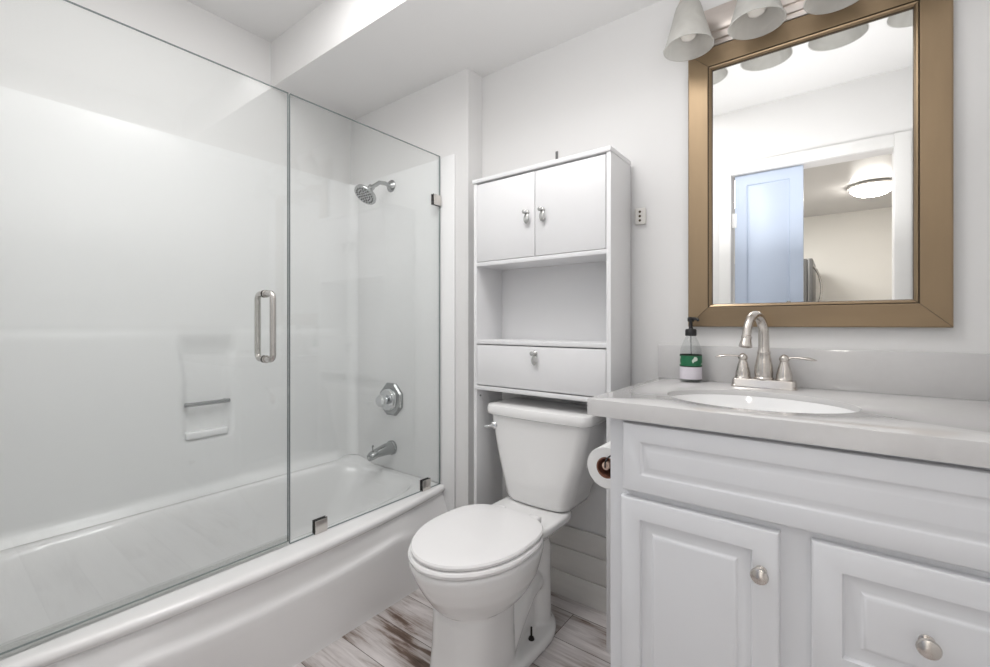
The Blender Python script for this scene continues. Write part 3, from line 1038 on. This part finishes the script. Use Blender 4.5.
# ------------------------------------------------------------------ shower fittings on the tap-end wall
YW = DT - SF
shx, shz = -1.814, 1.79
shw = thing('overhead_shower', (shx, YW, shz), 'round satin chrome shower head on a bent arm high on the tub wall', 'shower head')
MB().lathe([(0.031, 0), (0.031, 0.003), (0.026, 0.008), (0.014, 0.013), (0.012, 0.016)], (shx, YW, shz), (0, -1, 0), 32).build('flange', SATIN, shw)
hn = Vector((0.0, -0.62, -0.78)).normalized()
hc = Vector((shx, 1.345, 1.712))
MB().tube([(shx, YW - 0.008, shz), (shx, YW - 0.04, shz + 0.004), (shx, YW - 0.075, shz), (shx, YW - 0.098, shz - 0.018), hc - hn * 0.055], 0.0100, 16).build('arm', SATIN, shw)
MB().lathe([(0.011, -0.062), (0.016, -0.058), (0.016, -0.044), (0.013, -0.040), (0.020, -0.030), (0.045, -0.012), (0.0555, -0.004), (0.0575, 0.002), (0.0555, 0.008), (0.052, 0.009)], hc, hn, 40).build('head', SATIN, shw)
nz_ = MB()
q = hn.to_track_quat('Z', 'Y').to_matrix()
for ring_r, cnt in ((0.0, 1), (0.014, 6), (0.028, 12), (0.042, 18)):
    for k in range(cnt):
        a = 2 * pi * k / max(1, cnt)
        nz_.lathe([(0.0042, 0.009), (0.0035, 0.0115), (0.001, 0.012)], hc + q @ Vector((ring_r * cos(a), ring_r * sin(a), 0)), hn, 10)
nz_.build('nozzle_face', mat('nozzle_grey', (0.07, 0.075, 0.075), 0.5), shw)

vx, vz = -1.8065, 0.7076
val = thing('shower_valve', (vx, YW, vz), 'octagonal satin chrome shower valve with clear knob above the tub spout', 'valve')
MB().lathe([(0.087, 0), (0.087, 0.010), (0.080, 0.018), (0.060, 0.022)], (vx, YW, vz), (0, -1, 0), 8, ph=pi / 8).build('escutcheon', SATIN, val, 20)
MB().lathe([(0.057, 0.020), (0.057, 0.030), (0.052, 0.039), (0.030, 0.043), (0.018, 0.045), (0.018, 0.056)], (vx, YW, vz), (0, -1, 0), 36).build('dome', CHROME, val)
kb = MB().lathe([(0.014, 0.052), (0.027, 0.056), (0.031, 0.064), (0.030, 0.078), (0.024, 0.086), (0.006, 0.089)], (vx, YW, vz), (0, -1, 0), 10)
kb.build('knob', CHROME, val, 20)

px, pz = -1.8065, 0.462
spo = thing('tub_spout', (px, YW, pz), 'satin chrome tub spout with diverter pin below the shower valve', 'spout')


def oval(y, cz, rx, rz, n=24):
    return [(px + rx * cos(2 * pi * k / n), y, cz + rz * sin(2 * pi * k / n)) for k in range(n)]


MB().loft([oval(YW, pz, 0.036, 0.036), oval(YW - 0.010, pz, 0.036, 0.036), oval(YW - 0.013, pz, 0.032, 0.032), oval(YW - 0.05, pz - 0.002, 0.029, 0.028), oval(YW - 0.10, pz - 0.008, 0.026, 0.022), oval(YW - 0.130, pz - 0.015, 0.024, 0.021),
           oval(YW - 0.142, pz - 0.020, 0.019, 0.017), oval(YW - 0.146, pz - 0.022, 0.010, 0.009)]).build('spout_body', SATIN, spo)
MB().lathe([(0.003, 0), (0.003, 0.020), (0.0055, 0.022), (0.0055, 0.028), (0.003, 0.030)], (px, YW - 0.122, pz + 0.006), n=14).build('diverter_pin', SATIN, spo)

# ------------------------------------------------------------------ shower glass
GT = 0.010


def pane(y0, y1, z0, z1):
    mb = MB()
    x0, x1 = GX - GT / 2, GX + GT / 2
    e = 0.001
    vs = [(x0, y0, z0), (x1, y0, z0), (x1, y1, z0), (x0, y1, z0), (x0, y0, z1), (x1, y0, z1), (x1, y1, z1), (x0, y1, z1)]
    mb.add(vs, [[1, 2, 6, 5], [0, 4, 7, 3]], 0)
    mb.add(vs, [[0, 1, 5, 4], [2, 3, 7, 6], [4, 5, 6, 7], [0, 3, 2, 1]], 1)
    return mb


def pane_obj(mb, name, parent):
    o = mb.build(name, [GLASS, GEDGE], parent, 20)
    return o


SEAM = 0.781
fix = thing('fixed_glass_panel', (GX, 1.146, RIM), 'clear fixed shower glass panel clamped to the tub rim by the tap-end wall', 'glass panel')
pane_obj(pane(SEAM + 0.003, DT - 0.013, RIM + 0.001, 1.863), 'glass_pane', fix)


def clamp(y0, y1, z0, z1):
    mb = MB()
    mb.box(GX + GT / 2, GX + GT / 2 + 0.006, y0, y1, z0, z1, 0.0012)
    mb.box(GX - GT / 2 - 0.006, GX - GT / 2, y0, y1, z0, z1, 0.0012)
    mb.box(GX - GT / 2 - 0.0015, GX - GT / 2, y0 - 0.0015, y1 + 0.0015, z0, z1 + 0.0015, mi=1)
    mb.box(GX + GT / 2, GX + GT / 2 + 0.0015, y0 - 0.0015, y1 + 0.0015, z0, z1 + 0.0015, mi=1)
    return mb


clamp(0.872, 0.919, RIM, RIM + 0.047).build('rim_clamp', [STEEL, DARKR], fix)
clamp(1.385, 1.432, RIM, RIM + 0.047).build('rim_clamp', [STEEL, DARKR], fix)
clamp(DT - 0.058, DT - 0.012, 1.632, 1.679).build('wall_clamp', [STEEL, DARKR], fix)

dor = thing('shower_door', (GX, 0.4, RIM), 'clear hinged shower glass door with a steel loop pull', 'shower door')
pane_obj(pane(0.016, SEAM - 0.003, RIM + 0.012, 1.863), 'glass_pane', dor)
hy, hz0, hz1 = 0.703, 0.976, 1.186
hb = MB()
for s in (-1, 1):
    xo = GX + s * (GT / 2)
    pp = [(xo, hy, hz1), (xo + s * 0.028, hy, hz1)] + [(xo + s * (0.028 + 0.018 * sin(a)), hy, hz1 - 0.018 + 0.018 * cos(a)) for a in (pi / 8, pi / 4, 3 * pi / 8, pi / 2)]
    pp += [(xo + s * (0.028 + 0.018 * sin(a)), hy, hz0 + 0.018 + 0.018 * cos(a)) for a in (pi / 2, 5 * pi / 8, 3 * pi / 4, 7 * pi / 8, pi)] + [(xo, hy, hz0)]
    hb.tube(pp, 0.0095, 18)
    for zz in (hz0, hz1):
        hb.lathe([(0.0125, 0), (0.0125, 0.004), (0.0095, 0.0045)], (xo, hy, zz), (s, 0, 0), 20)
hb.build('loop_pull', STEEL, dor)
sw = MB()
sw.box(GX + GT / 2, GX + GT / 2 + 0.002, 0.016, SEAM - 0.003, RIM + 0.001, RIM + 0.031)
sw.box(GX - GT / 2 - 0.002, GX - GT / 2, 0.016, SEAM - 0.003, RIM + 0.001, RIM + 0.031)
sw.build('door_sweep', SWEEP, dor)
for z0 in (0.55, 1.55):
    hg = MB()
    hg.box(GX - 0.011, GX - GT / 2, 0.0125, 0.070, z0, z0 + 0.09, 0.0015)
    hg.box(GX + GT / 2, GX + 0.011, 0.0125, 0.070, z0, z0 + 0.09, 0.0015)
    hg.build('hinge', STEEL, dor)

# ------------------------------------------------------------------ door leaf in the doorway (seen in the mirror)
dl = MB()
LX0, LX1 = -0.532, -0.172
LY1 = -0.012
b_ = [rect(LX0, LX1, 0.012, 2.026, LY1 - 0.035, 0)]
for i, d in ((0, -0.002), (0.002, 0), (0.066, 0), (0.071, -0.007), (0.080, -0.007), (0.090, 0)):
    b_.append(rect(LX0, LX1, 0.012, 2.026, LY1 + d, i))
dl.loft(b_)
dob = struct('door_1', dl, DOORB)
hgb = MB()
for z in (0.25, 1.70):
    hgb.box(DX0 + 0.001, LX0 + 0.010, LY1 - 0.002, LY1 + 0.003, z, z + 0.09, 0.001)
    hgb.tube([(DX0 + 0.010, LY1 + 0.006, z), (DX0 + 0.010, LY1 + 0.006, z + 0.09)], 0.005, 12)
hgb.build('hinge', TRIM, dob)
MB().lathe([(0.010, 0), (0.010, 0.003), (0.006, 0.006), (0.006, 0.012), (0.0125, 0.016), (0.012, 0.021), (0.004, 0.024)], (-0.243, LY1, 1.215), (0, 1, 0), 24).build('knob', SATIN, dob)

# ------------------------------------------------------------------ refrigerator and ceiling lamps
RFX = -0.235
rf = thing('refrigerator', (-0.58, -3.1, 0), 'grey refrigerator seen in the mirror beyond the pale blue door', 'refrigerator')
MB().box(-1.0, RFX - 0.05, -3.55, -2.78, 0.0, 1.80, 0.006).build('body', FRIDGE, rf)
for z0, z1 in ((0.06, 1.12), (1.13, 1.80)):
    d_ = MB().box(RFX - 0.046, RFX, -3.55, -2.775, z0, z1, 0.008).build('door', FRIDGE, rf)
    hp = [(RFX, -2.85, z0 + 0.08 + (z1 - z0 - 0.16) * i / 12) for i in range(13)]
    hp = [(x + 0.075 * sin(pi * i / 12) ** 0.7, y, z) for i, (x, y, z) in enumerate(hp)]
    MB().tube(hp, 0.011, 14).build('handle', STEEL, d_)


def dome_lamp(x, y, label, strength, r=0.17):
    t = thing('ceiling_lamp', (x, y, ZU), label, 'ceiling lamp')
    MB().lathe([(r * 0.9, 0), (r * 1.12, 0.006), (r * 1.12, 0.022), (r, 0.030)], (x, y, ZU), (0, 0, -1), 48).build('base', mat('lamp_base', (0.62, 0.60, 0.57), 0.4, 0.3), t)
    MB().lathe([(r, 0.028), (r * 0.97, 0.05), (r * 0.85, 0.075), (r * 0.62, 0.097), (r * 0.32, 0.110), (r * 0.05, 0.115)], (x, y, ZU), (0, 0, -1), 48).build('diffuser', emit_mat('lamp_glow', (1, 0.96, 0.90), strength), t)
    MB().lathe([(0.008, 0.112), (0.010, 0.120), (0.004, 0.128)], (x, y, ZU), (0, 0, -1), 16).build('finial', STEEL, t)
    return t


dome_lamp(0.245, -2.50, 'lit dome ceiling lamp reflected in the mirror above the grey refrigerator', HALL_LAMP)
dome_lamp(-0.98, 0.40, 'lit dome ceiling lamp on the high bathroom ceiling beside the tub', LAMP)
